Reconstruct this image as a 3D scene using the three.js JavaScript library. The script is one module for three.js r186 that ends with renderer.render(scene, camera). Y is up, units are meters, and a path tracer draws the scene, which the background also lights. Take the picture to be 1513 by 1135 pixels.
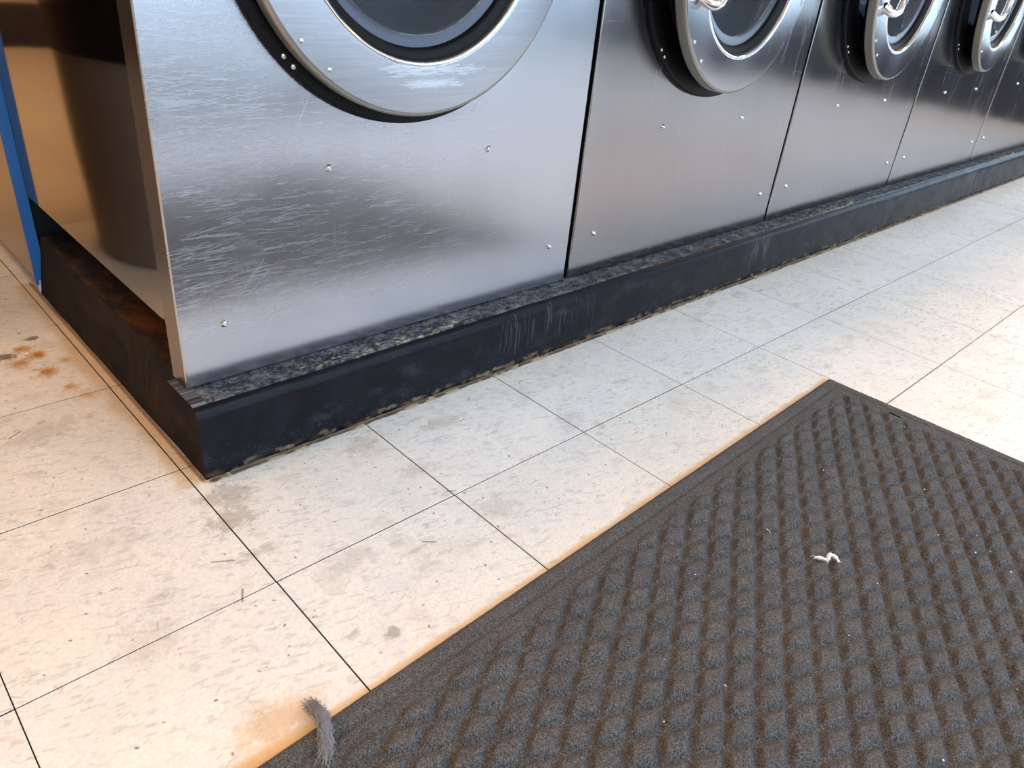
import * as THREE from 'three';
import { mergeGeometries } from 'three/addons/utils/BufferGeometryUtils.js';
import { RoundedBoxGeometry } from 'three/addons/geometries/RoundedBoxGeometry.js';
import { RectAreaLightUniformsLib } from 'three/addons/lights/RectAreaLightUniformsLib.js';

// ------------------------------------------------------------------ renderer, camera, sky, sun, exposure
const renderer = new THREE.WebGLRenderer({ antialias: true });
renderer.toneMapping = THREE.LinearToneMapping;
renderer.toneMappingExposure = 0.87;
renderer.shadowMap.enabled = true;
RectAreaLightUniformsLib.init();
const scene = new THREE.Scene();
const camera = new THREE.PerspectiveCamera(53.74, 1513 / 1135, 0.02, 200);
camera.rotation.order = 'YXZ';
camera.position.set(-0.3251, 0.7555, 1.0103);
camera.rotation.set(-0.52302, -0.80475, 0.10460);

scene.background = new THREE.Color().setRGB(2.9, 3.9, 5.0);      // even, pale blue overcast sky

const sun = new THREE.DirectionalLight(new THREE.Color().setRGB(1, 0.95, 0.86), 6);
sun.position.set(-9, 22, -12); sun.target.position.set(0, 0, 0);
sun.castShadow = true;
Object.assign(sun.shadow.camera, { left: -25, right: 25, top: 25, bottom: -25, near: 1, far: 70 });
sun.shadow.mapSize.set(2048, 2048);
scene.add(sun, sun.target);

const WARM = new THREE.Color().setRGB(1, 0.58, 0.28);
const COOL = new THREE.Color().setRGB(0.74, 0.93, 1.2);
const LAMP_POWER = 9.6, COOL_POWER = 12;                                             // nits of the warm ceiling panels (RectAreaLight intensity)

// ------------------------------------------------------------------ helpers
let seed = 7;
function rnd() { seed = (seed * 1664525 + 1013904223) >>> 0; return seed / 4294967296; }
const rr = (a, b) => a + (b - a) * rnd();
const hash = (x, y, s) => { let h = (x * 374761393 + y * 668265263 + s * 2147483647) | 0; h = Math.imul(h ^ (h >>> 13), 1274126177); return ((h ^ (h >>> 16)) >>> 0) / 4294967296; };
function vnoise(x, y, s = 1) {
  const xi = Math.floor(x), yi = Math.floor(y), fx = x - xi, fy = y - yi, u = fx * fx * (3 - 2 * fx), v = fy * fy * (3 - 2 * fy);
  const a = hash(xi, yi, s), b = hash(xi + 1, yi, s), c = hash(xi, yi + 1, s), d = hash(xi + 1, yi + 1, s);
  return a + (b - a) * u + (c - a) * v + (a - b - c + d) * u * v;
}
const fbm = (x, y, s, n = 3) => { let t = 0, a = 0.5, k = 1; for (let i = 0; i < n; i++) { t += a * vnoise(x * k, y * k, s + i); a *= 0.5; k *= 2.03; } return t / (1 - Math.pow(0.5, n)); };
const smooth = (a, b, x) => { const t = Math.min(1, Math.max(0, (x - a) / (b - a))); return t * t * (3 - 2 * t); };

class Paint {                                                     // a small float canvas: x, y in metres
  constructor(w, h, x0, y0, x1, y1) { this.w = w; this.h = h; this.x0 = x0; this.y0 = y0; this.sx = w / (x1 - x0); this.sy = h / (y1 - y0); this.d = new Float32Array(w * h * 3); }
  fill(f) { const c = [0, 0, 0]; let k = 0; for (let j = 0; j < this.h; j++) for (let i = 0; i < this.w; i++) { f(this.x0 + (i + 0.5) / this.sx, this.y0 + (j + 0.5) / this.sy, c, i, j); this.d[k++] = c[0]; this.d[k++] = c[1]; this.d[k++] = c[2]; } return this; }
  mix(i, j, col, a) { if (i < 0 || j < 0 || i >= this.w || j >= this.h) return; const k = (j * this.w + i) * 3; for (let q = 0; q < 3; q++) this.d[k + q] += (col[q] - this.d[k + q]) * a; }
  line(xa, ya, xb, yb, wid, col, a) {                             // wid in metres, soft edge of one pixel
    const X0 = (xa - this.x0) * this.sx, Y0 = (ya - this.y0) * this.sy, X1 = (xb - this.x0) * this.sx, Y1 = (yb - this.y0) * this.sy, r = wid * 0.5 * this.sx;
    const L2 = (X1 - X0) ** 2 + (Y1 - Y0) ** 2 || 1e-6, m = r + 1;
    for (let j = Math.floor(Math.min(Y0, Y1) - m); j <= Math.max(Y0, Y1) + m; j++) for (let i = Math.floor(Math.min(X0, X1) - m); i <= Math.max(X0, X1) + m; i++) {
      const t = Math.min(1, Math.max(0, ((i + 0.5 - X0) * (X1 - X0) + (j + 0.5 - Y0) * (Y1 - Y0)) / L2));
      const dd = Math.hypot(i + 0.5 - X0 - t * (X1 - X0), j + 0.5 - Y0 - t * (Y1 - Y0));
      const c = Math.min(1, Math.max(0, r + 0.5 - dd)) * a * (r < 0.5 ? Math.max(0.25, r * 2) : 1);
      if (c > 0) this.mix(i, j, col, c);
    }
  }
  blob(x, y, rx, ry, col, a, grain = 0.6, s = 11) {               // ragged stain with a grainy outline
    const X = (x - this.x0) * this.sx, Y = (y - this.y0) * this.sy, RX = rx * this.sx, RY = ry * this.sy;
    for (let j = Math.floor(Y - RY); j <= Y + RY; j++) for (let i = Math.floor(X - RX); i <= X + RX; i++) {
      const d = Math.hypot((i - X) / RX, (j - Y) / RY), n = fbm(i * 0.09, j * 0.09, s, 3) * grain + fbm(i * 0.45, j * 0.45, s + 5, 2) * grain * 0.6;
      const c = smooth(1, 0.35, d + n - grain * 0.7) * a;
      if (c > 0) this.mix(i, j, col, c);
    }
  }
  texture(srgb = true) {
    const o = new Uint8Array(this.w * this.h * 4);
    for (let k = 0, n = this.w * this.h; k < n; k++) { for (let q = 0; q < 3; q++) o[k * 4 + q] = Math.max(0, Math.min(255, Math.round(this.d[k * 3 + q] * 255))); o[k * 4 + 3] = 255; }
    const t = new THREE.DataTexture(o, this.w, this.h); t.colorSpace = srgb ? THREE.SRGBColorSpace : THREE.NoColorSpace;
    t.magFilter = THREE.LinearFilter; t.minFilter = THREE.LinearMipmapLinearFilter; t.generateMipmaps = true; t.wrapS = t.wrapT = THREE.RepeatWrapping; t.needsUpdate = true;
    return t;
  }
}
const hex = (h) => [(h >> 16 & 255) / 255, (h >> 8 & 255) / 255, (h & 255) / 255];
const std = (o) => new THREE.MeshStandardMaterial(o);
const phys = (o) => new THREE.MeshPhysicalMaterial(o);

const taken = {};
const numbered = (n) => { const k = taken[n] = (taken[n] ?? -1) + 1; return k ? `${n}_${String(k).padStart(3, '0')}` : n; };
function mesh(name, geo, mat, parent = scene) {
  const m = new THREE.Mesh(geo, mat); m.name = parent === scene ? numbered(name) : name; m.castShadow = m.receiveShadow = true; parent.add(m); return m;
}
function group(name, x = 0, y = 0, z = 0, parent = scene) { const g = new THREE.Group(); g.name = parent === scene ? numbered(name) : name; g.position.set(x, y, z); parent.add(g); return g; }
function tag(o, label, category, grp) { o.userData = { label, category, ...(grp ? { group: grp } : {}) }; return o; }
function struct(o, label, category) { o.userData = { label, category, kind: 'structure' }; return o; }
function box(x0, y0, z0, x1, y1, z1, r = 0) {
  const w = x1 - x0, h = y1 - y0, d = z1 - z0, g = r ? new RoundedBoxGeometry(w, h, d, 2, r) : new THREE.BoxGeometry(w, h, d);
  g.translate((x0 + x1) / 2, (y0 + y1) / 2, (z0 + z1) / 2); return g;
}
function plain(g) { const q = g.index ? g.toNonIndexed() : g; for (const k of Object.keys(q.attributes)) if (!['position', 'normal', 'uv'].includes(k)) q.deleteAttribute(k); return q; }
const join = (list) => mergeGeometries(list.map(plain), false);
function sheet(nu, nv, at, uvAt) {                                // parametric grid: at(s, t) -> [x, y, z], uvAt(s, t) -> [u, v]
  const P = [], U = [], I = [];
  for (let j = 0; j <= nv; j++) for (let i = 0; i <= nu; i++) { P.push(...at(i / nu, j / nv)); U.push(...uvAt(i / nu, j / nv)); }
  for (let j = 0; j < nv; j++) for (let i = 0; i < nu; i++) { const a = j * (nu + 1) + i, b = a + 1, c = a + nu + 1, d = c + 1; I.push(a, b, d, a, d, c); }
  const g = new THREE.BufferGeometry(); g.setAttribute('position', new THREE.Float32BufferAttribute(P, 3)); g.setAttribute('uv', new THREE.Float32BufferAttribute(U, 2)); g.setIndex(I); g.computeVertexNormals(); return g;
}
const lathe = (pts, n = 96) => { const g = new THREE.LatheGeometry(pts.map(([r, z]) => new THREE.Vector2(r, z)), n); g.rotateX(Math.PI / 2); return g; };   // (radius, z) turned about the z axis

// ------------------------------------------------------------------ the room
const T = 0.3048, H = 2.75, XL = -3.0, XR = 6.3, ZB = -4.35, ZF = 5.25;
const mGrime = std({ color: 0x100c09, roughness: 0.9 });
const mWall = std({ color: 0xc9b79c, roughness: 0.9 });
const mCeil = std({ color: 0xe4e0d8, roughness: 0.95 });
const mAlu = std({ color: 0x4a4038, roughness: 0.45, metalness: 0.6 });
const mPane = phys({ color: 0xffffff, transmission: 1, thickness: 0, roughness: 0.0, ior: 1.5 });

const floor = struct(mesh('floor', box(XL, -0.12, ZB, XR, -0.0007, ZF), mGrime), 'floor of square off-white vinyl tiles with scuffs and dark joints', 'floor');

// floor tiles: colour, scuffs, rust and yellowed wax
function floorPaint(w, h, x0, z0, x1, z1, s) {
  const p = new Paint(w, h, x0, z0, x1, z1), px = 1 / p.sx;
  p.fill((x, z, c) => {
    const big = fbm(x * 3.1, z * 3.1, 3 + s, 3), mid = fbm(x * 17, z * 17, 21, 3), fine = vnoise(x * 420, z * 420, 5), streak = fbm(x * 60 + z * 25, z * 190 - x * 70, 31, 2);
    let v = 0.915 + (big - 0.5) * 0.07 + (mid - 0.5) * 0.07 + (fine - 0.5) * 0.07;
    v -= smooth(0.62, 0.8, streak) * 0.07 * (0.4 + big);
    v -= smooth(0.6, 0.85, mid) * 0.06;
    const tile = hash(Math.floor(x / T), Math.floor(z / T), 9) - 0.5;
    v += tile * 0.022;
    c[0] = v; c[1] = v * (0.972 - (mid - 0.5) * 0.02); c[2] = v * (0.925 - (mid - 0.5) * 0.05 + tile * 0.01);
  });
  const area = (x1 - x0) * (z1 - z0);
  for (let k = 0, n = area * 3800; k < n; k++) {                  // short scuffs, mostly one way
    const x = rr(x0, x1), z = rr(z0, z1), a = rr(-0.5, 0.4) + (rnd() < 0.25 ? rr(-1, 1) : 0), l = rr(0.003, 0.016);
    if (fbm(x * 5, z * 5, 77, 2) < 0.42) continue;
    p.line(x, z, x + Math.cos(a) * l, z + Math.sin(a) * l, rr(0.4, 1.1) * Math.max(px, 0.0007), [0.45, 0.41, 0.36], rr(0.1, 0.42));
  }
  for (let k = 0, n = area * 320; k < n; k++) { const x = rr(x0, x1), z = rr(z0, z1), r = rr(0.0006, 0.0018); p.line(x, z, x + r * rr(-1.5, 1.5), z + r * rr(-1.5, 1.5), r * 1.4, [0.25, 0.21, 0.18], rr(0.3, 0.85)); }
  for (let k = 0, n = area * 26; k < n; k++) p.blob(rr(x0, x1), rr(z0, z1), rr(0.008, 0.035), rr(0.006, 0.02), [0.58, 0.53, 0.47], rr(0.08, 0.26), 0.9, 100 + k);
  return p;
}
function floorStains(p) {
  // brown wax and dirt beside the mat, with a ragged outline
  for (let k = 0; k < 900; k++) { const s = k / 900, x = -0.34 + s * 1.55, z = 0.535 - 0.0335 * (x + 0.134) - 0.004; const w = 0.011 + 0.009 * fbm(x * 40, 3, 41, 3) + (x < 0.0 ? 0.014 * smooth(0, -0.15, x) : 0); p.blob(x, z - 0.002, w * 1.1, w, [0.83, 0.62, 0.38], 0.085, 0.5, 200 + (k % 37)); p.blob(x, z + 0.004, w * 0.6, w * 0.45, [0.5, 0.33, 0.18], 0.08, 0.6, 300 + (k % 31)); }
  p.blob(-0.1, 0.49, 0.07, 0.035, [0.82, 0.62, 0.38], 0.4, 0.7, 17);
  // yellowed strip along the end of the plinth
  for (let k = 0; k < 400; k++) { const z = -0.85 + k / 400 * 0.9, w = 0.018 + 0.03 * fbm(z * 14, 1, 51, 3); p.blob(0.012 - w * 0.3, z, w, 0.012, [0.78, 0.58, 0.34], 0.09, 0.7, 400 + (k % 29)); p.blob(0.016, z, 0.006, 0.008, [0.28, 0.17, 0.09], 0.2, 0.7, 430 + (k % 29)); }
  // rust spots left by something that stood there
  for (const [x, z, r, a] of [[-0.083, -0.535, 0.022, 0.8], [-0.066, -0.495, 0.026, 0.75], [-0.07, -0.42, 0.03, 0.6], [-0.055, -0.345, 0.022, 0.45], [-0.03, -0.45, 0.02, 0.4], [-0.1, -0.48, 0.035, 0.5], [-0.04, -0.3, 0.03, 0.3]]) { p.blob(x, z, r, r * 1.1, [0.76, 0.52, 0.22], a * 0.8, 1.0, 60 + Math.round(r * 1e4)); p.blob(x, z, r * 0.5, r * 0.5, [0.62, 0.33, 0.1], a * 0.8, 1.1, 61); }
  p.blob(-0.115, -0.52, 0.03, 0.02, [0.25, 0.2, 0.16], 0.6, 1.0, 71); p.blob(-0.055, -0.57, 0.02, 0.012, [0.3, 0.25, 0.2], 0.7, 1.0, 72);
  // caked dirt and old sealant along the foot of the plinth
  for (let k = 0; k < 1500; k++) { const x = 0.02 + k / 1500 * 2.0, n = fbm(x * 55, 2, 81, 3); p.blob(x, 0.052 + n * 0.004, 0.006, 0.004 + n * 0.006, n > 0.55 ? [0.78, 0.7, 0.58] : [0.33, 0.27, 0.21], 0.4, 0.8, 500 + (k % 41)); }
  p.blob(0.03, 0.1, 0.05, 0.045, [0.46, 0.41, 0.35], 0.3, 1.0, 91); p.blob(0.01, 0.16, 0.05, 0.04, [0.5, 0.44, 0.37], 0.35, 1.1, 92);
  // dark scuffs seen on single tiles
  for (const [x, z, rx, rz, a] of [[0.07, 0.47, 0.018, 0.012, 0.7], [0.03, 0.44, 0.02, 0.01, 0.4], [0.27, 0.1, 0.05, 0.03, 0.25], [0.42, 0.13, 0.06, 0.03, 0.3], [0.0, 0.24, 0.05, 0.02, 0.35], [0.34, 0.37, 0.05, 0.04, 0.25], [0.1, 0.33, 0.06, 0.03, 0.25], [-0.16, 0.1, 0.08, 0.04, 0.2], [-0.13, -0.22, 0.09, 0.05, 0.3], [-0.17, 0.3, 0.06, 0.05, 0.2], [0.3, 0.22, 0.06, 0.03, 0.25], [0.62, 0.26, 0.05, 0.03, 0.22]]) p.blob(x, z, rx, rz, [0.42, 0.37, 0.32], a * 0.6, 1.1, 700 + Math.round(x * 300 + z * 50));
  for (const [xa, za, xb, zb] of [[-0.178, -0.232, -0.158, -0.243], [-0.05, 0.22, -0.025, 0.235], [-0.04, 0.29, -0.05, 0.31], [0.2, 0.36, 0.215, 0.372], [0.3, 0.29, 0.312, 0.297]]) p.line(xa, za, xb, zb, 0.0022, [0.3, 0.25, 0.2], 0.6);
}
const NX0 = -0.92, NZ0 = -1.22, NS = 2.4384;
const near = floorPaint(2048, 2048, NX0, NZ0, NX0 + NS, NZ0 + NS, 0); floorStains(near);
const FX0 = 1.5, FZ0 = -1.22, FS = 4.8768;
const far = floorPaint(2048, 2048, FX0, FZ0, FX0 + FS, FZ0 + FS, 40);
for (let k = 0; k < 1600; k++) { const x = FX0 + k / 1600 * 3.8, n = fbm(x * 35, 2, 83, 3); far.blob(x, 0.052 + n * 0.005, 0.012, 0.006 + n * 0.007, n > 0.55 ? [0.72, 0.63, 0.5] : [0.35, 0.28, 0.22], 0.35, 0.8, 520 + (k % 41)); }
const tileMat = (p) => phys({ map: p.texture(), roughness: 0.5, clearcoat: 0.25, clearcoatRoughness: 0.32 });
const mTileNear = tileMat(near), mTileFar = tileMat(far);
const mTilePlain = phys({ color: 0xd8cdbd, roughness: 0.5, clearcoat: 0.25, clearcoatRoughness: 0.32 });

function tileGeo(i, j, ox, oz, s) {
  const g0 = rr(0.0007, 0.0013), x0 = i * T + g0, x1 = (i + 1) * T - rr(0.0007, 0.0013), z0 = j * T + rr(0.0007, 0.0013), z1 = (j + 1) * T - g0, b = 0.0002, yb = -0.00068;
  const P = [], U = [], quad = (...q) => { for (const k of [0, 1, 2, 0, 2, 3]) { P.push(...q[k]); U.push((q[k][0] - ox) / s, (q[k][2] - oz) / s); } };
  const a = [x0 + b, 0, z0 + b], c = [x1 - b, 0, z0 + b], d = [x1 - b, 0, z1 - b], e = [x0 + b, 0, z1 - b];
  const A = [x0, -b, z0], C = [x1, -b, z0], D = [x1, -b, z1], Eo = [x0, -b, z1], lo = (v) => [v[0], yb, v[2]];
  quad(a, e, d, c);
  for (const [p, q, P0, Q0] of [[a, c, A, C], [c, d, C, D], [d, e, D, Eo], [e, a, Eo, A]]) { quad(p, q, Q0, P0); quad(P0, Q0, lo(Q0), lo(P0)); }
  const g = new THREE.BufferGeometry(); g.setAttribute('position', new THREE.Float32BufferAttribute(P, 3)); g.setAttribute('uv', new THREE.Float32BufferAttribute(U, 2)); g.computeVertexNormals(); return g;
}
const rest = [];
for (let j = Math.floor(ZB / T) + 1; (j + 1) * T < ZF; j++) for (let i = Math.floor(XL / T) + 1; (i + 1) * T < XR; i++) {
  const nearOne = i >= -3 && i < 5 && j >= -4 && j < 4, farOne = i >= 5 && i < 20 && j >= 0 && j < 8;
  if (nearOne) mesh('tile', tileGeo(i, j, NX0, NZ0, NS), mTileNear, floor);
  else if (farOne) mesh('tile', tileGeo(i, j, FX0, FZ0, FS), mTileFar, floor);
  else rest.push(tileGeo(i, j, 0, 0, 1));
}
mesh('tile_field', join(rest), mTilePlain, floor).userData = { kind: 'stuff' };

struct(mesh('ceiling', box(XL - 0.15, H, ZB - 0.15, XR + 0.15, H + 0.2, ZF + 0.15), mCeil), 'plain off-white ceiling', 'ceiling');
struct(mesh('wall_left', box(XL - 0.15, -0.12, ZB - 0.15, XL, H, ZF + 0.15), mWall), 'plain tan side wall', 'wall');
struct(mesh('wall_back', box(XL, -0.12, ZB - 0.15, XR, H, ZB), mWall), 'plain tan wall at the back of the aisle', 'wall');
struct(mesh('baseboard_back', box(XL, 0, ZB, XR, 0.22, ZB + 0.02), std({ color: 0x2a1d16, roughness: 0.5 })), 'dark brown baseboard along the back wall', 'baseboard');
const wr = struct(mesh('wall_right', join([box(XR, -0.12, ZB - 0.15, XR + 0.15, 0.40, ZF + 0.15), box(XR, 2.0, ZB - 0.15, XR + 0.15, H, ZF + 0.15), box(XR, 0.40, ZB - 0.15, XR + 0.15, 2.0, 0.0), box(XR, 0.40, 3.54, XR + 0.15, 2.0, ZF + 0.15)]), std({ color: 0x33333d, roughness: 0.7 })), 'dark knee wall under the end window', 'wall');
function windowFrame(name, label, bars, panes) {
  const w = struct(group(name), label, 'window');
  for (const b of bars) mesh('mullion', box(...b, 0.004), mAlu, w);
  for (const b of panes) mesh('pane', box(...b), mPane, w);
  return w;
}
{ // end window above the knee wall
  const bars = [[XR + 0.03, 0.40, 0, XR + 0.12, 0.46, 3.54], [XR + 0.03, 1.94, 0, XR + 0.12, 2.0, 3.54]], panes = [];
  for (let k = 0; k <= 3; k++) bars.push([XR + 0.03, 0.46, k * 1.16, XR + 0.12, 1.94, k * 1.16 + 0.06]);
  for (let k = 0; k < 3; k++) panes.push([XR + 0.07, 0.46, k * 1.16 + 0.06, XR + 0.076, 1.94, (k + 1) * 1.16]);
  windowFrame('window_2', 'wide end window of three panes above the dark knee wall', bars, panes);
}
struct(mesh('wall_front', join([box(XL, 2.45, ZF, XR, H, ZF + 0.15), box(XL, -0.12, ZF, XL + 1.2, 2.45, ZF + 0.15), box(XR - 0.15, -0.12, ZF, XR, 2.45, ZF + 0.15)]), mWall), 'tan wall round the storefront window', 'wall');
{ // storefront glazing down to the floor
  const x0 = XL + 1.2, x1 = XR - 0.15, n = 5, w = (x1 - x0) / n, bars = [[x0, 0, ZF + 0.03, x1, 0.05, ZF + 0.12], [x0, 2.39, ZF + 0.03, x1, 2.45, ZF + 0.12]], panes = [];
  for (let k = 0; k <= n; k++) bars.push([x0 + k * w - 0.03, 0.05, ZF + 0.03, x0 + k * w + 0.03, 2.39, ZF + 0.12]);
  for (let k = 0; k < n; k++) panes.push([x0 + k * w + 0.03, 0.05, ZF + 0.07, x0 + (k + 1) * w - 0.03, 2.39, ZF + 0.076]);
  windowFrame('window_1', 'tall storefront window of five panes facing the washers', bars, panes);
}
struct(mesh('pavement', box(-40, -0.4, -40, 50, -0.125, 60), std({ color: 0xa9adad, roughness: 0.95 })), 'pale concrete pavement outside the windows', 'pavement');
struct(mesh('kerb', box(-20, -0.125, 6.7, 30, 0.02, 6.95, 0.02), std({ color: 0x6b4a3a, roughness: 0.9 })), 'low reddish kerb outside the storefront', 'kerb');

// ceiling panels: warm ones over and behind the washers, cool ones over the front of the room
const mFix = std({ color: 0xd9d6d0, roughness: 0.6 });
const glow = (c) => std({ color: 0xf4f0ea, emissive: c, emissiveIntensity: 1.6, roughness: 0.6 }), mGlowWarm = glow(WARM), mGlowCool = glow(COOL);
function ceilingLight(x, z, lx, lz, cool, label, grp) {
  const g = tag(group('ceiling_light', x, H, z), label, 'lamp', grp);
  mesh('housing', box(-lx / 2 - 0.03, -0.05, -lz / 2 - 0.03, lx / 2 + 0.03, 0, lz / 2 + 0.03, 0.006), mFix, g);
  mesh('diffuser', box(-lx / 2, -0.058, -lz / 2, lx / 2, -0.05, lz / 2), cool ? mGlowCool : mGlowWarm, g);
  const l = new THREE.RectAreaLight(cool ? COOL : WARM, cool ? COOL_POWER : LAMP_POWER, lx, lz); l.name = 'lamp_light'; l.position.set(0, -0.062, 0); l.rotation.x = -Math.PI / 2; l.castShadow = true; g.add(l);
}
for (const [x, z] of [[-1.7, -0.75], [0.3, -0.75], [2.3, -0.75], [4.3, -0.75], [5.3, 0.5], [-1.7, -2.8], [0.3, -2.8]]) ceilingLight(x, z, z > 0 ? 1.2 : 1.7, 0.55, false, z < -2 ? 'long warm ceiling panel over the rear aisle' : z > 0 ? 'short warm ceiling panel beside the end window' : 'long warm ceiling panel above the washer row', 'warm ceiling panels over the washers');
for (const [x, z] of [[-1.0, 2.5], [1.0, 2.5], [3.0, 2.5], [-1.0, 4.0], [1.0, 4.0], [3.0, 4.0]]) ceilingLight(x, z, 1.2, 0.6, true, z < 3 ? 'cool white ceiling panel over the front aisle' : 'cool white ceiling panel near the storefront window', 'cool ceiling panels over the front of the room');

// ------------------------------------------------------------------ the plinth under the washers
const PX0 = 0.02, PX1 = 5.35, PZ = 0.048, PZB = -0.78, PH = 0.125, PER = 1.696;
const plinthPaint = new Paint(2048, 2048, 0, 0, PER, PER).fill((x, y, c) => {
  const n = fbm(x * 40, y * 40, 5, 3), f = vnoise(x * 600, y * 600, 8);
  let v = 0.075 + (n - 0.5) * 0.05 + (f - 0.5) * 0.03;
  c[0] = v * 0.9; c[1] = v; c[2] = v * 1.35;
  if (y > 0.128 && y < 0.22) { const d = 0.35 + 0.75 * (fbm(x * 60, y * 90, 15, 4) - 0.35) + 0.5 * (vnoise(x * 260, y * 420, 19) - 0.5); c[0] += d * 0.52; c[1] += d * 0.51; c[2] += d * 0.47; }   // lint and dirt lying on the ledge
  if (y > 0.29 && y < 0.45) { const d = fbm(x * 14, y * 45, 18, 3), e = fbm(x * 9 + 40, y * 9, 25, 3); c[0] += 0.10 * d + 0.06 * e; c[1] += 0.07 * d + 0.035 * e; c[2] += 0.03 * d + 0.01 * e; }
  if (y > 0.49 && y < 0.72) { const d = fbm(x * 22, y * 40, 28, 4); c[0] += 0.30 * d; c[1] += 0.20 * d; c[2] += 0.10 * d; }
});
{
  const p = plinthPaint, W = (x) => ((x % PER) + PER) % PER;
  // white drips under the joints between machines (the pattern repeats every two machines)
  for (const [gx, sp] of [[0.78, 0.22], [1.62, 0.07]]) for (let k = 0; k < 42; k++) { const x = gx + (rnd() + rnd() - 1) * sp, y1 = rr(0.085, 0.124), y0 = y1 - rr(0.015, 0.08); p.line(W(x), y1, W(x + rr(-0.004, 0.004)), Math.max(0.01, y0), rr(0.0008, 0.002), [0.62, 0.64, 0.66], rr(0.12, 0.5)); }
  for (let k = 0; k < 1400; k++) { const x = rr(0, PER), y = rr(0.002, 0.06) * rr(0.3, 1), l = rr(0.001, 0.008); p.line(x, y, x + l * rr(-1, 1), y + l * rr(-0.6, 0.6), rr(0.0006, 0.0014), [0.5, 0.5, 0.53], rr(0.1, 0.45)); }
  for (let k = 0; k < 300; k++) { const x = rr(0, PER), y = rr(0.01, 0.12), l = rr(0.003, 0.03); p.line(x, y, x + l * rr(-0.4, 0.4), y + l * rr(-1, 1), 0.0008, [0.4, 0.41, 0.45], rr(0.08, 0.3)); }
  for (let k = 0; k < 60; k++) p.blob(rr(0, PER), rr(0.01, 0.1), rr(0.01, 0.04), rr(0.006, 0.02), [0.3, 0.3, 0.32], rr(0.1, 0.3), 1.1, 40 + k);
  for (let k = 0; k < 220; k++) { const x = rr(0, PER); p.blob(x, rr(0, 0.01), rr(0.006, 0.02), 0.006, rnd() < 0.5 ? [0.55, 0.47, 0.37] : [0.3, 0.2, 0.13], 0.6, 0.9, 140 + k); }
  for (let k = 0; k < 120; k++) p.blob(rr(0.2, 0.6), rr(0.128, 0.15), rr(0.004, 0.012), rr(0.002, 0.005), rnd() < 0.5 ? [0.7, 0.66, 0.52] : [0.12, 0.1, 0.08], 0.7, 0.9, 240 + k);
  // rust on the end and on the strip of top behind it
  for (let k = 0; k < 90; k++) { const t = rr(0.1, 0.55); p.blob(t, rr(0.5, 0.62), rr(0.01, 0.04), rr(0.006, 0.02), rnd() < 0.4 ? [0.34, 0.2, 0.1] : [0.16, 0.11, 0.08], rr(0.3, 0.7), 1.0, 340 + k); }
  for (const [t, a] of [[0.30, 1], [0.27, 0.9], [0.34, 0.8], [0.18, 0.6], [0.1, 0.7]]) p.blob(t, 0.53, 0.05, 0.03, [0.42, 0.22, 0.1], a * 0.6, 0.9, 440 + t * 100);
  for (let k = 0; k < 60; k++) { const t = rr(0.16, 0.3), y = rr(0.36, 0.425); p.line(t, y, t + rr(-0.01, 0.01), y - rr(0.02, 0.07), rr(0.002, 0.006), rnd() < 0.6 ? [0.06, 0.05, 0.04] : [0.33, 0.22, 0.12], rr(0.15, 0.4)); }
}
const plinthRough = new Paint(512, 512, 0, 0, PER, PER).fill((x, y, c) => { c[0] = c[2] = 0; c[1] = y > 0.135 ? 0.85 : 0.28 + fbm(x * 30, y * 30, 3, 2) * 0.15; }).texture(false);
const mPlinth = phys({ map: plinthPaint.texture(), roughness: 1, roughnessMap: plinthRough, specularIntensity: 0.3 });
{
  const B = 0.022, R = 0.024, lean = (x, y) => (x < PX0 + 1e-6 ? x + B * y / PH : x);
  const prof = [[PZ, 0], [PZ - 0.001, 0.05], [PZ - 0.002, PH - R]];
  for (let k = 1; k <= 8; k++) { const a = k / 8 * Math.PI / 2; prof.push([PZ - 0.002 - R + R * Math.cos(a), PH - R + R * Math.sin(a)]); }
  prof.push([PZ - 0.04, PH + 0.0004], [-0.06, PH]);
  let acc = [0]; for (let k = 1; k < prof.length; k++) acc.push(acc[k - 1] + Math.hypot(prof[k][0] - prof[k - 1][0], prof[k][1] - prof[k - 1][1]));
  const wob = (x, s) => (fbm(x * 9, s, 61, 2) - 0.5) * 0.003;
  const front = sheet(240, prof.length - 1, (s, t) => { const k = Math.round(t * (prof.length - 1)), x = PX0 + s * s * (PX1 - PX0), [z, y] = prof[k]; return [lean(x, y), y + (k > 2 && k < prof.length - 1 ? wob(x, 1) * 0.6 : 0), z + (k < prof.length - 1 ? wob(x, 2) : 0)]; },
    (s, t) => { const k = Math.round(t * (prof.length - 1)); return [(PX0 + s * s * (PX1 - PX0)) / PER, acc[k] / PER]; });
  const end = sheet(40, 6, (s, t) => { const z = PZB + s * (PZ - 0.002 - (t > 0.9 ? R : 0) - PZB), y = t * PH; return [PX0 + B * t + (fbm(z * 12, t * 3, 71, 2) - 0.5) * 0.003, y, z]; }, (s, t) => [(0.8 - s * 0.83) / PER, (0.3 + t * PH) / PER]);
  const top = sheet(40, 4, (s, t) => [PX0 + B + t * 0.25, PH, PZB + s * (-0.05 - PZB)], (s, t) => [(0.8 - s * 0.73) / PER, (0.5 + t * 0.25) / PER]);
  const core = box(0.29, 0.001, PZB, PX1, PH - 0.001, -0.055);
  const pl = mesh('plinth', join([front, end, top, core]), mPlinth);
  tag(pl, 'long black painted concrete plinth with drips and rust under the washers', 'plinth');
}
const bead = [];
for (let k = 0; k < 200; k++) { const x = 0.03 + k / 200 * 4.2 + rr(0, 0.02), l = rr(0.015, 0.04); const g = new THREE.SphereGeometry(1, 7, 5); g.scale(l * rr(0.3, 1), rr(0.001, 0.0028), rr(0.0015, 0.004)); g.translate(x, 0.0015, 0.05 + rr(0, 0.004)); bead.push(g); }
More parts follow.
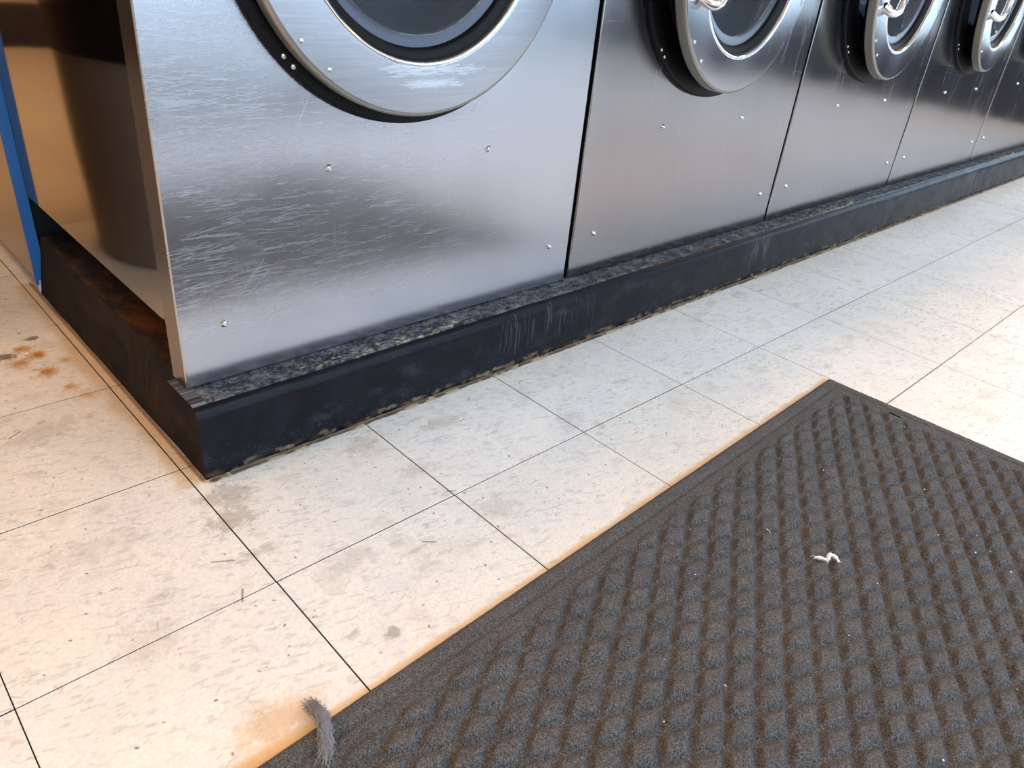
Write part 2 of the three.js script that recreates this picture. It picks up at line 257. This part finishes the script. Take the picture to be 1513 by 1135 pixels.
tag(mesh('sealant_bead', join(bead), std({ color: 0x6a5c4a, roughness: 0.95 })), 'crumbling dirty sealant bead where plinth meets floor', 'sealant');

// ------------------------------------------------------------------ the washers
const MX = 0.033, PITCH = 0.848, MW = 0.836, ZP = -0.015, CX = 0.403, CY = 0.675, MH = 1.0;   // local: x from the left edge, y from the plinth top
function steelPaint(seedBase, heavy) {
  const N = heavy ? 2048 : 1024, p = new Paint(N, N, 0, 0, 0.85, 0.85).fill((x, y, c) => {
    const grain = vnoise(x * 330, y * 9, seedBase) - 0.5, cloud = fbm(x * 7, y * 7, seedBase + 2, 3) - 0.5, v = (heavy ? 0.88 : 0.84) + grain * 0.012 + cloud * 0.03;
    c[0] = v; c[1] = v * 1.003; c[2] = v * 1.018;
  });
  const rough = new Paint(N, N, 0, 0, 0.85, 0.85).fill((x, y, c) => { const g = vnoise(x * 330, y * 8, seedBase + 5), m = fbm(x * 9, y * 5, seedBase + 9, 3); c[0] = 0; c[2] = heavy ? 0.93 : 1; c[1] = (heavy ? 0.24 : 0.18) + g * 0.006 + (m - 0.5) * 0.08; });
  const bump = new Paint(1024, 1024, 0, 0, 0.85, 0.85).fill((x, y, c) => { c[0] = c[1] = c[2] = 0.5 + (fbm(x * 5, y * 6, seedBase + 12, 2) - 0.5) * 0.9;  });
  const scratch = (x, y, a, l, wid, col, al) => { const x2 = x + Math.cos(a) * l, y2 = y + Math.sin(a) * l; p.line(x, y, x2, y2, wid, col, al); rough.line(x, y, x2, y2, wid, [0, 0.5, 0.55], al); };
  const n = heavy ? 2600 : 130;
  for (let k = 0; k < n; k++) {                                   // nearly level scratches from baskets and zips
    let x = rr(-0.02, heavy ? 0.62 * Math.pow(rnd(), 0.8) : 0.85), y = rr(0.08, 0.84);
    if (heavy && fbm(x * 3, y * 4, 63, 2) < 0.38) continue;
    scratch(x, y, rr(-0.14, 0.2), rr(0.01, 0.07), rr(0.0004, 0.0009), [0.95, 0.97, 1], rr(0.1, heavy ? 0.5 : 0.4));
  }
  for (let k = 0; k < (heavy ? 22 : 45); k++) scratch(rr(0, 0.85), rr(0, 0.85), heavy ? rr(0.5, 1.2) : rr(1.3, 1.8), rr(0.02, 0.1), heavy ? 0.0008 : 0.0013, [0.97, 0.97, 1], rr(0.2, 0.7));
  if (!heavy) for (let k = 0; k < 60; k++) { const x = rr(0.5, 0.84), y = rr(0.15, 0.6); scratch(x, y, rr(1.4, 1.75), rr(0.04, 0.14), 0.0012, [0.95, 0.95, 0.95], rr(0.15, 0.5)); }
  const rm = rough.texture(false); return { map: p.texture(), roughnessMap: rm, metalnessMap: rm, bumpMap: bump.texture(false) };
}
const steelOf = (maps, o = {}) => phys({ color: o.tone ?? 0xd3d6dd, metalness: 1, roughness: 1, bumpScale: 0.0011, anisotropy: 0.8, ...maps });
const mSteelScuffed = steelOf(steelPaint(11, true)), mSteelBrushed = steelOf(steelPaint(31, false), { tone: 0xbdbbbd });
const sideMaps = (() => {
  const p = new Paint(512, 512, 0, 0, 0.85, 0.85).fill((x, y, c) => { const v = 0.78 + (vnoise(x * 500, y * 8, 91) - 0.5) * 0.04; c[0] = v; c[1] = v * 0.98; c[2] = v * 0.95; });
  for (const [z, y0, y1] of [[0.15, 0.40, 0.62], [0.244, 0.45, 0.60], [0.515, 0.20, 0.55], [0.36, 0.5, 0.7], [0.08, 0.3, 0.45]]) p.line(z, y0 - 0.125, z - 0.004, y1 - 0.125, 0.0016, [0.97, 0.93, 0.86], 0.7);
  const b = new Paint(256, 256, 0, 0, 0.85, 0.85).fill((x, y, c) => { c[0] = c[1] = c[2] = fbm(x * 3.2, y * 3.2, 95, 2); });
  return { map: p.texture(), bumpMap: b.texture(false) };
})();
const mSide = phys({ color: 0xb9b2aa, metalness: 1, roughness: 0.07, bumpScale: 0.0016, ...sideMaps });
const mRubber = phys({ color: 0x08080a, roughness: 0.5, specularIntensity: 0.4 });
const mCast = std({ color: 0xa39e92, roughness: 0.38, metalness: 0.85 });
const mReturn = std({ color: 0x8d857c, roughness: 0.3, metalness: 1 });
const mChrome = std({ color: 0xf2f2f2, roughness: 0.08, metalness: 1 });
const mScrew = std({ color: 0xd8d8da, roughness: 0.22, metalness: 1 });
const mDrum = std({ color: 0x5b5e66, roughness: 0.35, metalness: 0.9 });
const mFrame = std({ color: 0x17120e, roughness: 0.85 });
const mGlass = phys({ color: 0xaab3bd, transmission: 0.85, thickness: 0, roughness: 0.04, ior: 1.5 });
const mControl = std({ color: 0x24262c, roughness: 0.4 });

function planarUV(g, fx, fy) { const p = g.attributes.position, u = new Float32Array(p.count * 2); for (let k = 0; k < p.count; k++) { u[k * 2] = fx(p.getX(k), p.getY(k), p.getZ(k)); u[k * 2 + 1] = fy(p.getX(k), p.getY(k), p.getZ(k)); } g.setAttribute('uv', new THREE.BufferAttribute(u, 2)); return g; }
const HOLE = 0.262;
const frontGeo = (() => {                                         // sheet between the round opening and the rectangle, with a rolled edge
  const angs = []; for (let k = 0; k < 144; k++) angs.push(k / 144 * Math.PI * 2);
  for (const [x, y] of [[0, 0], [MW, 0], [MW, MH], [0, MH]]) angs.push((Math.atan2(y - CY, x - CX) + Math.PI * 2) % (Math.PI * 2));
  angs.sort((p, q) => p - q); const n = angs.length;
  const edge = (a) => { const c = Math.cos(a), d = Math.sin(a); return Math.min(c > 0 ? (MW - CX) / c : c < 0 ? -CX / c : 9, d > 0 ? (MH - CY) / d : d < 0 ? -CY / d : 9); };
  const clampIn = (x, y, r) => [Math.min(MW - r, Math.max(r, x)), Math.min(MH - r, Math.max(r, y))];
  const rings = [];
  for (const t of [0, 0.25, 0.5, 0.75, 1]) rings.push((a) => { const e = edge(a), r = HOLE + (e - HOLE) * t, q = clampIn(CX + Math.cos(a) * r, CY + Math.sin(a) * r, 0.003); return [...q, ZP]; });
  for (const [r, z] of [[0.0015, 0.0005], [0.0004, 0.0016], [0, 0.003]]) rings.push((a) => [...clampIn(CX + Math.cos(a) * edge(a), CY + Math.sin(a) * edge(a), r), ZP - z]);
  const m = rings.length;
  const g = sheet(n, m - 1, (s, t) => rings[Math.round(t * (m - 1))](angs[Math.round(s * n) % n]), () => [0, 0]);
  const ix = g.index.array; for (let k = 0; k < ix.length; k += 3) { const q = ix[k]; ix[k] = ix[k + 1]; ix[k + 1] = q; }
  g.computeVertexNormals();
  const N = g.attributes.normal; for (let j = 0; j < 4; j++) for (let i = 0; i <= n; i++) N.setXYZ(j * (n + 1) + i, 0, 0, 1);
  return planarUV(g, (x) => x / 0.85, (x, y) => y / 0.85);
})();
const returnGeo = join([box(0, 0.001, ZP - 0.05, 0.0012, MH, ZP - 0.003), box(MW - 0.0012, 0.001, ZP - 0.05, MW, MH, ZP - 0.003), box(0.0012, MH - 0.0012, ZP - 0.05, MW - 0.0012, MH, ZP - 0.003), box(0.0012, 0.001, ZP - 0.03, MW - 0.0012, 0.0022, ZP - 0.003), box(0.0012, 0.001, ZP - 0.051, 0.02, MH, ZP - 0.05), box(MW - 0.02, 0.001, ZP - 0.051, MW - 0.0012, MH, ZP - 0.05)]);
const sideUV = (g) => planarUV(g, (x, y, z) => -z / 0.85, (x, y) => y / 0.85);
const sideL = sideUV(box(0.0035, 0.09, -0.775, 0.0055, MH, -0.0625)), sideR = sideUV(box(MW - 0.0055, 0.09, -0.775, MW - 0.0035, MH, -0.0625));
const rear = box(0.006, 0.09, -0.775, MW - 0.006, MH, -0.772), topG = box(0.004, MH - 0.004, -0.775, MW - 0.004, MH, -0.063);
const frameG = join([box(0.068, 0.0015, -0.74, MW - 0.03, 0.06, -0.70), box(0.068, 0.0005, -0.12, MW - 0.03, 0.09, -0.085), box(0.068, 0.0005, -0.70, 0.09, 0.09, -0.12), box(MW - 0.06, 0.0005, -0.70, MW - 0.03, 0.09, -0.12), box(0.05, 0.088, -0.77, MW - 0.02, 0.0895, -0.07)]);
const flangeG = lathe([[0.243, -0.002], [0.243, 0.011], [0.249, 0.0135], [0.302, 0.0125], [0.3075, 0.009], [0.3086, 0.0005], [0.30, 0.0]]);
const tubG = lathe([[0.262, 0.004], [0.262, -0.05], [0.25, -0.06], [0.25, -0.12], [0.30, -0.13], [0.30, -0.52], [0.0, -0.54]]);
const controlG = join([box(0, MH + 0.002, -0.70, MW, MH + 0.24, -0.14, 0.006)]);
// door: cast ring with a steel face plate, polished inner lip, black seal, glass bowl, handle, rivets
const RO = 0.2915, RI = 0.212, TH = 0.0285;
const castG = lathe([[RI + 0.004, 0.0], [RO - 0.010, 0.0], [RO - 0.002, 0.002], [RO, 0.006], [RO, TH - 0.006], [RO - 0.0015, TH - 0.0025], [RO - 0.004, TH - 0.001], [RO - 0.0045, TH - 0.002], [RI + 0.004, TH - 0.002]]);
const plateG = (() => { const g = lathe([[RO - 0.005, TH - 0.0022], [RO - 0.0055, TH - 0.0004], [RO - 0.007, TH], [RI + 0.008, TH], [RI + 0.006, TH - 0.001]]); return planarUV(g, (x) => (x + 0.425) / 0.85, (x, y) => (y + 0.425) / 0.85); })();
const lipG = lathe([[RI + 0.0065, TH - 0.0015], [RI + 0.005, TH + 0.0008], [RI + 0.002, TH + 0.001], [RI - 0.001, TH - 0.002], [RI - 0.002, TH - 0.009]]);
const sealG = lathe([[RI - 0.001, TH - 0.008], [RI - 0.006, TH - 0.013], [RI - 0.014, TH - 0.012], [RI - 0.018, TH - 0.020], [RI - 0.018, TH - 0.03], [RI + 0.004, TH - 0.032], [RI + 0.055, -0.004], [RI + 0.055, -0.012], [RI + 0.03, -0.018], [RI - 0.016, -0.02]]);
const glassG = lathe([[RI - 0.016, TH - 0.022], [RI - 0.034, TH - 0.0235], [RI - 0.038, TH - 0.027], [RI - 0.046, TH - 0.05], [RI - 0.056, -0.055], [RI - 0.07, -0.085], [RI - 0.095, -0.105], [0.07, -0.115], [0.0, -0.117]]);
const glassRimG = lathe([[RI - 0.017, TH - 0.0215], [RI - 0.033, TH - 0.0225], [RI - 0.036, TH - 0.026], [RI - 0.017, TH - 0.027]]);
const rivetG = (() => { const g = new THREE.SphereGeometry(0.0042, 14, 8, 0, Math.PI * 2, 0, Math.PI / 2); g.rotateX(Math.PI / 2); g.scale(1, 1, 0.6); return g; })();
const screwG = (() => { const a = lathe([[0.0062, 0], [0.0062, 0.0008], [0.0050, 0.0014], [0.0042, 0.0036], [0.0026, 0.0048], [0.0014, 0.0046], [0.0013, 0.003], [0, 0.003]], 20); return a; })();
const handleG = (() => {
  const c = new THREE.CatmullRomCurve3([[-0.215, -0.098, TH - 0.004], [-0.203, -0.110, TH + 0.014], [-0.190, -0.108, TH + 0.026], [-0.192, 0, TH + 0.032], [-0.190, 0.108, TH + 0.026], [-0.203, 0.110, TH + 0.014], [-0.215, 0.098, TH - 0.004]].map((v) => new THREE.Vector3(...v)));
  return new THREE.TubeGeometry(c, 40, 0.012, 12);
})();
const inkMat = std({ color: 0x2a2522, roughness: 0.8 });
const glyph = (pts, x, y, s) => { const c = new THREE.CatmullRomCurve3(pts.map(([a, b]) => new THREE.Vector3(x + a * s, y + b * s, TH + 0.0001))); const g = new THREE.TubeGeometry(c, 14, 0.0007, 4); g.translate(0, 0, -TH); g.scale(1, 1, 0.3); g.translate(0, 0, TH); return g; };
const inkG = (() => {                                             // the two etched characters seen on the hinge side of the ring, and the dots of a finer line beside them
  const S = [[0.8, 0.9], [0.4, 1], [0, 0.8], [0.1, 0.55], [0.7, 0.45], [0.8, 0.15], [0.4, 0], [0, 0.1]], C = [[0.8, 0.95], [0.2, 0.95], [0, 0.5], [0.2, 0.05], [0.8, 0.05]];
  const list = [glyph(S, 0.244, -0.108, 0.011), glyph(C, 0.243, -0.090, 0.011), glyph(S, 0.244, -0.072, 0.011)];
  for (let k = 0; k < 5; k++) list.push(glyph([[0, 0], [0.5, 0.4], [0.9, 0.1]], 0.259, -0.102 + k * 0.010, 0.005));
  return join(list);
})();

const rowSteel = [mSteelScuffed, mSteelBrushed, mSteelBrushed, mSteelBrushed, mSteelBrushed, mSteelBrushed];
const plateMaps = steelPaint(51, false);
{ // white rubbed patches under the window of the first door
}
const scuffPlate = (() => {
  const p = new Paint(1024, 1024, -0.425, -0.425, 0.425, 0.425).fill((x, y, c) => { const v = 0.80 + (vnoise(x * 14, y * 700, 7) - 0.5) * 0.05; c[0] = v; c[1] = v; c[2] = v * 1.02; });
  const q = new Paint(1024, 1024, -0.425, -0.425, 0.425, 0.425).fill((x, y, c) => { c[0] = c[2] = 0; c[1] = 0.2 + fbm(x * 9, y * 9, 4, 2) * 0.08; });
  for (const [cx, cy, w, h, n] of [[-0.02, -0.222, 0.075, 0.010, 170], [0.0, -0.243, 0.055, 0.006, 130], [0.06, -0.225, 0.05, 0.008, 40]]) for (let k = 0; k < n; k++) { const x = cx + (rnd() + rnd() - 1) * w, y = cy + (rnd() + rnd() - 1) * h, l = rr(0.006, 0.03); p.line(x, y, x + l, y + rr(-0.001, 0.003), rr(0.0007, 0.0015), [1, 1, 1], rr(0.3, 0.8)); q.line(x, y, x + l, y + rr(-0.001, 0.003), 0.0015, [0, 0.6, 0], 0.7); }
  for (let k = 0; k < 130; k++) { const a = rr(0, 6.28), r = rr(0.215, 0.285), x = Math.cos(a) * r, y = Math.sin(a) * r, l = rr(0.006, 0.03), t = rr(-0.4, 0.8); p.line(x, y, x + l * Math.cos(t), y + l * Math.sin(t), 0.0009, [0.97, 0.98, 1], rr(0.15, 0.5)); }
  return { map: p.texture(), roughnessMap: q.texture(false) };
})();
const mPlateScuffed = phys({ color: 0xd3d4d8, metalness: 1, roughness: 1, ...scuffPlate });
const mPlate = phys({ color: 0xd3d4d8, metalness: 1, roughness: 1, map: plateMaps.map, roughnessMap: plateMaps.roughnessMap });

function makeWasher(first) {
  const w = group('washing_machine');
  mesh('front_panel', frontGeo, first ? mSteelScuffed : mSteelBrushed, w);
  mesh('panel_return', returnGeo, mReturn, w); mesh('side_panel', sideL, mSide, w); mesh('side_panel', sideR, mSide, w);
  mesh('rear_panel', rear, mSide, w); mesh('top_panel', topG, mSide, w);
  mesh('base_frame', frameG, mFrame, w).userData.label = 'dark rusty base frame';
  for (const [x, y] of [[0.068, 0.095], [0.255, 0.309], [0.582, 0.308], [0.775, 0.090]]) { const s = mesh('screw', screwG, mScrew, w); s.position.set(x, y, ZP); s.rotation.z = x * 40; }
  const fl = mesh('door_flange', flangeG, mRubber, w); fl.position.set(CX, CY, ZP); fl.userData.label = 'black ring round the door opening';
  for (const a of [3.895, 3.96, 5.6, 5.66, 2.36, 2.42, 0.75, 0.81]) { const b = mesh('bolt', rivetG, mScrew, fl); b.position.set(Math.cos(a) * 0.2985 - 0.0005, Math.sin(a) * 0.2985, 0.0125); }
  const tub = mesh('tub', tubG, mDrum, w); tub.position.set(CX, CY, ZP);
  const cp = mesh('control_panel', controlG, mControl, w); cp.userData.label = 'dark control panel';
  const d = mesh('door', castG, mCast, w); d.position.set(CX, CY, 0.0005);
  mesh('face_plate', plateG, first ? mPlateScuffed : mPlate, d);
  mesh('inner_lip', lipG, mChrome, d).userData.label = 'bright polished inner lip';
  mesh('seal', sealG, mRubber, d).userData.label = 'black rubber seal';
  mesh('glass_rim', glassRimG, std({ color: 0x4a4e58, roughness: 0.25, metalness: 0.3 }), d);
  mesh('door_glass', glassG, mGlass, d);
  mesh('handle', handleG, mChrome, d).userData.label = 'chrome pull handle';
  for (const [x, y] of [[-0.209, -0.181], [-0.168, -0.218], [-0.209, 0.181], [-0.168, 0.218]]) { const r = mesh('rivet', rivetG, mScrew, d); r.position.set(x, y, TH); }
  mesh('etched_marks', inkG, inkMat, d).userData.label = 'small dark etched characters';
  return w;
}
function ajar(w, angle) {                                          // swing the door about its hinge on the right
  const d = w.getObjectByName('door'), hx = CX + 0.3, hz = -0.004;
  d.rotation.y = angle; d.position.set(hx - 0.3 * Math.cos(angle), CY, hz + 0.3 * Math.sin(angle));
}
const washer0 = makeWasher(true); washer0.position.set(MX, PH + 0.002, 0);
tag(washer0, 'stainless front-load washer with closed door and heavily scratched front at the plinth end', 'washing machine', 'washers in a row on the plinth');
const proto = makeWasher(false); proto.position.set(MX + PITCH, PH + 0.002, 0); ajar(proto, 0.0767);
const names = ['second stainless washer from the bare plinth end with its door ajar', 'third stainless washer from the bare plinth end with its door ajar', 'fourth stainless washer from the bare plinth end with its door ajar', 'fifth stainless washer from the bare plinth end', 'sixth stainless washer from the bare plinth end'];
for (let k = 1; k < 6; k++) {
  let w = proto; if (k > 1) { w = proto.clone(); w.name = numbered('washing_machine'); scene.add(w); w.position.x = MX + k * PITCH; }
  tag(w, names[k - 1], 'washing machine', 'washers in a row on the plinth');
}

// ------------------------------------------------------------------ cabinet with the blue edge behind the washers, and what their steel side mirrors
{
  const c = tag(group('cabinet', 0.018, 0, -0.79), 'tall grey cabinet with a blue front edge behind the first washer', 'cabinet');
  mesh('side_panel', box(0, 0.03, -1.6, 0.02, 1.9, -0.004, 0.001), phys({ color: 0xa89a8a, roughness: 0.3, metalness: 0.6 }), c).userData.label = 'grey laminated side panel';
  mesh('edge_trim', box(-0.001, 0.018, -0.004, 0.021, 1.9, 0.003, 0.001), std({ color: 0x2f6fb8, roughness: 0.4 }), c).userData.label = 'blue edge strip';
  mesh('body', box(0.02, 0.03, -1.6, 1.2, 1.9, -0.03), std({ color: 0x17181c, roughness: 0.7 }), c);
  mesh('glide', box(0.002, 0, -0.014, 0.016, 0.03, 0.003, 0.002), std({ color: 0xdfe3e6, roughness: 0.5 }), c).userData.label = 'white plastic foot';
  mesh('glide', box(0.002, 0, -1.58, 0.016, 0.03, -1.56, 0.002), std({ color: 0xdfe3e6, roughness: 0.5 }), c).userData.label = 'white plastic foot';
}
{
  const b = tag(group('trash_bin', -0.40, 0, -0.95), 'round brown trash bin with a black bag over its rim', 'bin');
  const t = (pts) => new THREE.LatheGeometry(pts.map(([r, y]) => new THREE.Vector2(r, y)), 64);
  mesh('body', t([[0, 0.001], [0.255, 0.001], [0.262, 0.01], [0.285, 0.6], [0.28, 0.6], [0.25, 0.02], [0, 0.02]]), std({ color: 0x8f7d6f, roughness: 0.6 }), b);
  mesh('bag', t([[0.2895, 0.47], [0.291, 0.60], [0.297, 0.80], [0.29, 0.815], [0.28, 0.80], [0.27, 0.4]]), std({ color: 0x121214, roughness: 0.35 }), b).userData.label = 'black plastic bag';
}

// ------------------------------------------------------------------ the mats
const matFleck = (() => {
  const p = new Paint(1024, 1024, 0, 0, 0.45, 0.45).fill((x, y, c, i, j) => {
    const a = hash(i, j, 3), b = hash(i >> 1, j >> 1, 5), d = vnoise(x * 900, y * 900, 13), e = fbm(x * 22, y * 22, 9, 2);
    let v = 0.315 + (a - 0.5) * 0.20 + (b - 0.5) * 0.16 + (d - 0.5) * 0.12 + (e - 0.5) * 0.04;
    if (a > 0.985) v += 0.25; if (b < 0.05) v -= 0.1;
    const warm = hash(i >> 1, j >> 1, 8) - 0.4;
    c[0] = v * (1.0 + warm * 0.10); c[1] = v * 0.985; c[2] = v * (0.975 - warm * 0.12);
  });
  return p.texture();
})();
const matBump = new Paint(512, 512, 0, 0, 0.225, 0.225).fill((x, y, c, i, j) => { c[0] = c[1] = c[2] = 0.5 * hash(i, j, 1) + 0.5 * vnoise(i * 0.5, j * 0.5, 2); }).texture(false);
matBump.repeat.set(2, 2);
const mMat = std({ map: matFleck, bumpMap: matBump, bumpScale: 0.0012, roughness: 1 });
function makeMat(W, D, cell, parentAt, turn, label) {               // local: back right corner at the origin, x to -W, z to D
  const m = tag(group('floor_mat', ...parentAt), label, 'mat'); m.rotation.y = turn;
  const ax = 0.0365, az = 0.0203, ox = -0.748, oz = 0.30;           // rhombic lattice of the pads
  const BW = 0.052;
  const h = (x, z) => {
    const e = Math.min(-x, x + W, z, D - z);                       // distance from the edge
    let y = 0.0022 + 0.0048 * smooth(0, 0.007, e) + (vnoise(x * 160, z * 160, 3) - 0.5) * 0.0007;
    y -= 0.0032 * (smooth(0.020, 0.0245, e) - smooth(0.0265, 0.031, e));
    const k = smooth(BW - 0.007, BW + 0.004, e);
    if (k > 0) {
      const jx = x + (vnoise(x * 30, z * 30, 7) - 0.5) * 0.004, jz = z + (vnoise(x * 30, z * 30, 8) - 0.5) * 0.004;
      const s = ((jx - ox) / ax + (jz - oz) / az) / 2, t = (-(jx - ox) / ax + (jz - oz) / az) / 2;
      const ds = Math.abs(s - Math.round(s)), dt = Math.abs(t - Math.round(t)), i = Math.round(s), j = Math.round(t);
      const f = (d) => 1 - Math.pow(smooth(0.18, 0.52, d), 1.3);
      const pad = Math.min(1, 1.12 * f(ds) * f(dt)) * (0.85 + 0.3 * hash(i, j, 6)) - 0.12 * (ds * ds + dt * dt) * 2;
      y += k * (-0.0036 + 0.0090 * pad);
    }
    return y;
  };
  const part = (name, x0, x1, z0, z1) => {
    const nu = Math.max(2, Math.round((x1 - x0) / cell)), nv = Math.max(2, Math.round((z1 - z0) / cell));
    return mesh(name, sheet(nu, nv, (s, t) => { const x = x0 + s * (x1 - x0), z = z0 + (1 - t) * (z1 - z0); return [x, h(x, z), z]; }, (s, t) => [(x0 + s * (x1 - x0)) / 0.45, (z0 + (1 - t) * (z1 - z0)) / 0.45]), mMat, m);
  };
  part('padded_field', -W + BW - 0.008, -BW + 0.008, BW - 0.008, D - BW + 0.008);
  const b = BW - 0.008;
  part('border', -W, 0, 0, b); part('border', -W, 0, D - b, D); part('border', -b, 0, b, D - b); part('border', -W, -W + b, b, D - b);
  mesh('backing', join([box(-W + 0.001, 0.0002, 0.001, -0.001, 0.0012, D - 0.001)]), mRubber, m).userData.label = 'thin black rubber backing';
  return m;
}
const MATX = 1.2095, MATZ = 0.484, MATT = 0.0335;
makeMat(1.56, 0.93, 0.0026, [MATX, 0, MATZ], MATT, 'dark grey carpet mat with raised diamond pads beside the washers');
makeMat(2.4, 1.4, 0.02, [2.3, 0, 2.1], 0, 'large dark grey entrance mat by the storefront window');

// ------------------------------------------------------------------ lint
function strand(list, pts, r, n = 10) { const c = new THREE.CatmullRomCurve3(pts.map((v) => new THREE.Vector3(...v))); list.push(new THREE.TubeGeometry(c, n, r, 5)); }
function fluff(base, spread, count, len, r) {                      // a tangle of fine fibres round a spine
  const list = [];
  for (let k = 0; k < count; k++) {
    const t = rnd() * (base.length - 1), i = Math.min(base.length - 2, Math.floor(t)), f = t - i, q = base[i].map((v, d) => v + (base[i + 1][d] - v) * f + rr(-1, 1) * spread), dir = base[i].map((v, d) => (base[i + 1][d] - v)), n = Math.hypot(...dir) || 1;
    const e = (s) => q.map((v, d) => v + dir[d] / n * len * s + rr(-1, 1) * len * 0.3);
    const p = [e(-0.5), q, e(0.5)].map((v) => [v[0], Math.max(v[1], 0.0005), v[2]]);
    strand(list, p, r * rr(0.6, 1.4), 6);
  }
  return list;
}
function spine(pts, radii) {                                       // lumpy felted body
  const c = new THREE.CatmullRomCurve3(pts.map((v) => new THREE.Vector3(...v))), g = new THREE.TubeGeometry(c, 40, 1, 12), p = g.attributes.position, v = new THREE.Vector3();
  for (let i = 0; i <= 40; i++) { const o = c.getPointAt(i / 40), f = i / 40 * (radii.length - 1), k = Math.min(radii.length - 2, Math.floor(f)), r = radii[k] + (radii[k + 1] - radii[k]) * (f - k);
    for (let j = 0; j <= 12; j++) { const q = i * 13 + j; v.fromBufferAttribute(p, q).sub(o); const w = r * (0.7 + 0.6 * vnoise(i * 0.45, (j % 12) * 0.9, 5)); v.multiplyScalar(w).add(o); p.setXYZ(q, v.x, Math.max(v.y, 0.0003), v.z); } }
  g.computeVertexNormals(); return g;
}
{ // white twist of lint in the middle of the mat
  const y = 0.0125, pts = [[0.631, y, 0.748], [0.637, y + 0.001, 0.757], [0.641, y, 0.7635], [0.6445, y + 0.004, 0.7625], [0.6475, y + 0.006, 0.762], [0.6515, y + 0.004, 0.7695], [0.6505, y, 0.777]];
  const o = tag(group('lint_scrap'), 'small white twist of lint lying on the dark mat', 'lint');
  const body = mesh('twist', spine(pts, [0.0012, 0.0024, 0.0018, 0.0028, 0.0026, 0.0024, 0.0012]), std({ color: 0xf1efec, roughness: 1 }), o);
  mesh('fibres', join(fluff(pts, 0.0022, 60, 0.008, 0.00018)), std({ color: 0xe9e6e2, roughness: 1 }), o);
}
{ // grey tuft standing at the edge of the mat
  const pts = [[-0.066, 0.010, 0.503], [-0.066, 0.016, 0.514], [-0.066, 0.020, 0.526], [-0.069, 0.019, 0.541], [-0.077, 0.013, 0.556], [-0.085, 0.009, 0.567]];
  const o = tag(group('lint_tuft'), 'grey fuzzy tuft of dryer lint on the edge of the mat', 'lint');
  mesh('tuft', spine(pts, [0.001, 0.005, 0.0075, 0.007, 0.005, 0.002]), std({ color: 0x74727a, roughness: 1 }), o);
  mesh('fibres', join(fluff(pts, 0.006, 700, 0.016, 0.00022)), std({ color: 0x9a9694, roughness: 1 }), o);
}
{
  const l = []; strand(l, [[0.630, 0.0115, 0.667], [0.6285, 0.012, 0.673], [0.624, 0.0115, 0.679], [0.6225, 0.011, 0.684]], 0.0006);
  tag(mesh('thread', l[0], std({ color: 0xd9d2c8, roughness: 1 })), 'short pale thread lying on the mat', 'thread');
  const s = []; strand(s, [[1.174, 0.0085, 0.633], [1.172, 0.0085, 0.645], [1.1715, 0.0085, 0.656]], 0.0016);
  tag(mesh('twig', s[0], std({ color: 0x14110f, roughness: 0.8 })), 'thin black splinter near the right border of the mat', 'debris');
}
for (let k = 0; k < 26; k++) {                                     // crumbs of white lint scattered on the mat
  const x = rr(0.15, 1.15), z = rr(0.58, 1.05), g = new THREE.IcosahedronGeometry(rr(0.0007, 0.0014), 0); g.scale(rr(1, 2), 0.7, rr(0.8, 1.4));
  const m = mesh('lint_crumb', g, std({ color: 0xdcd6cc, roughness: 1 })); m.position.set(x, 0.0115, z); m.rotation.y = rr(0, 3);
  tag(m, 'tiny white crumb of lint on the dark mat', 'lint', 'lint crumbs on the mat');
}
renderer.render(scene, camera);
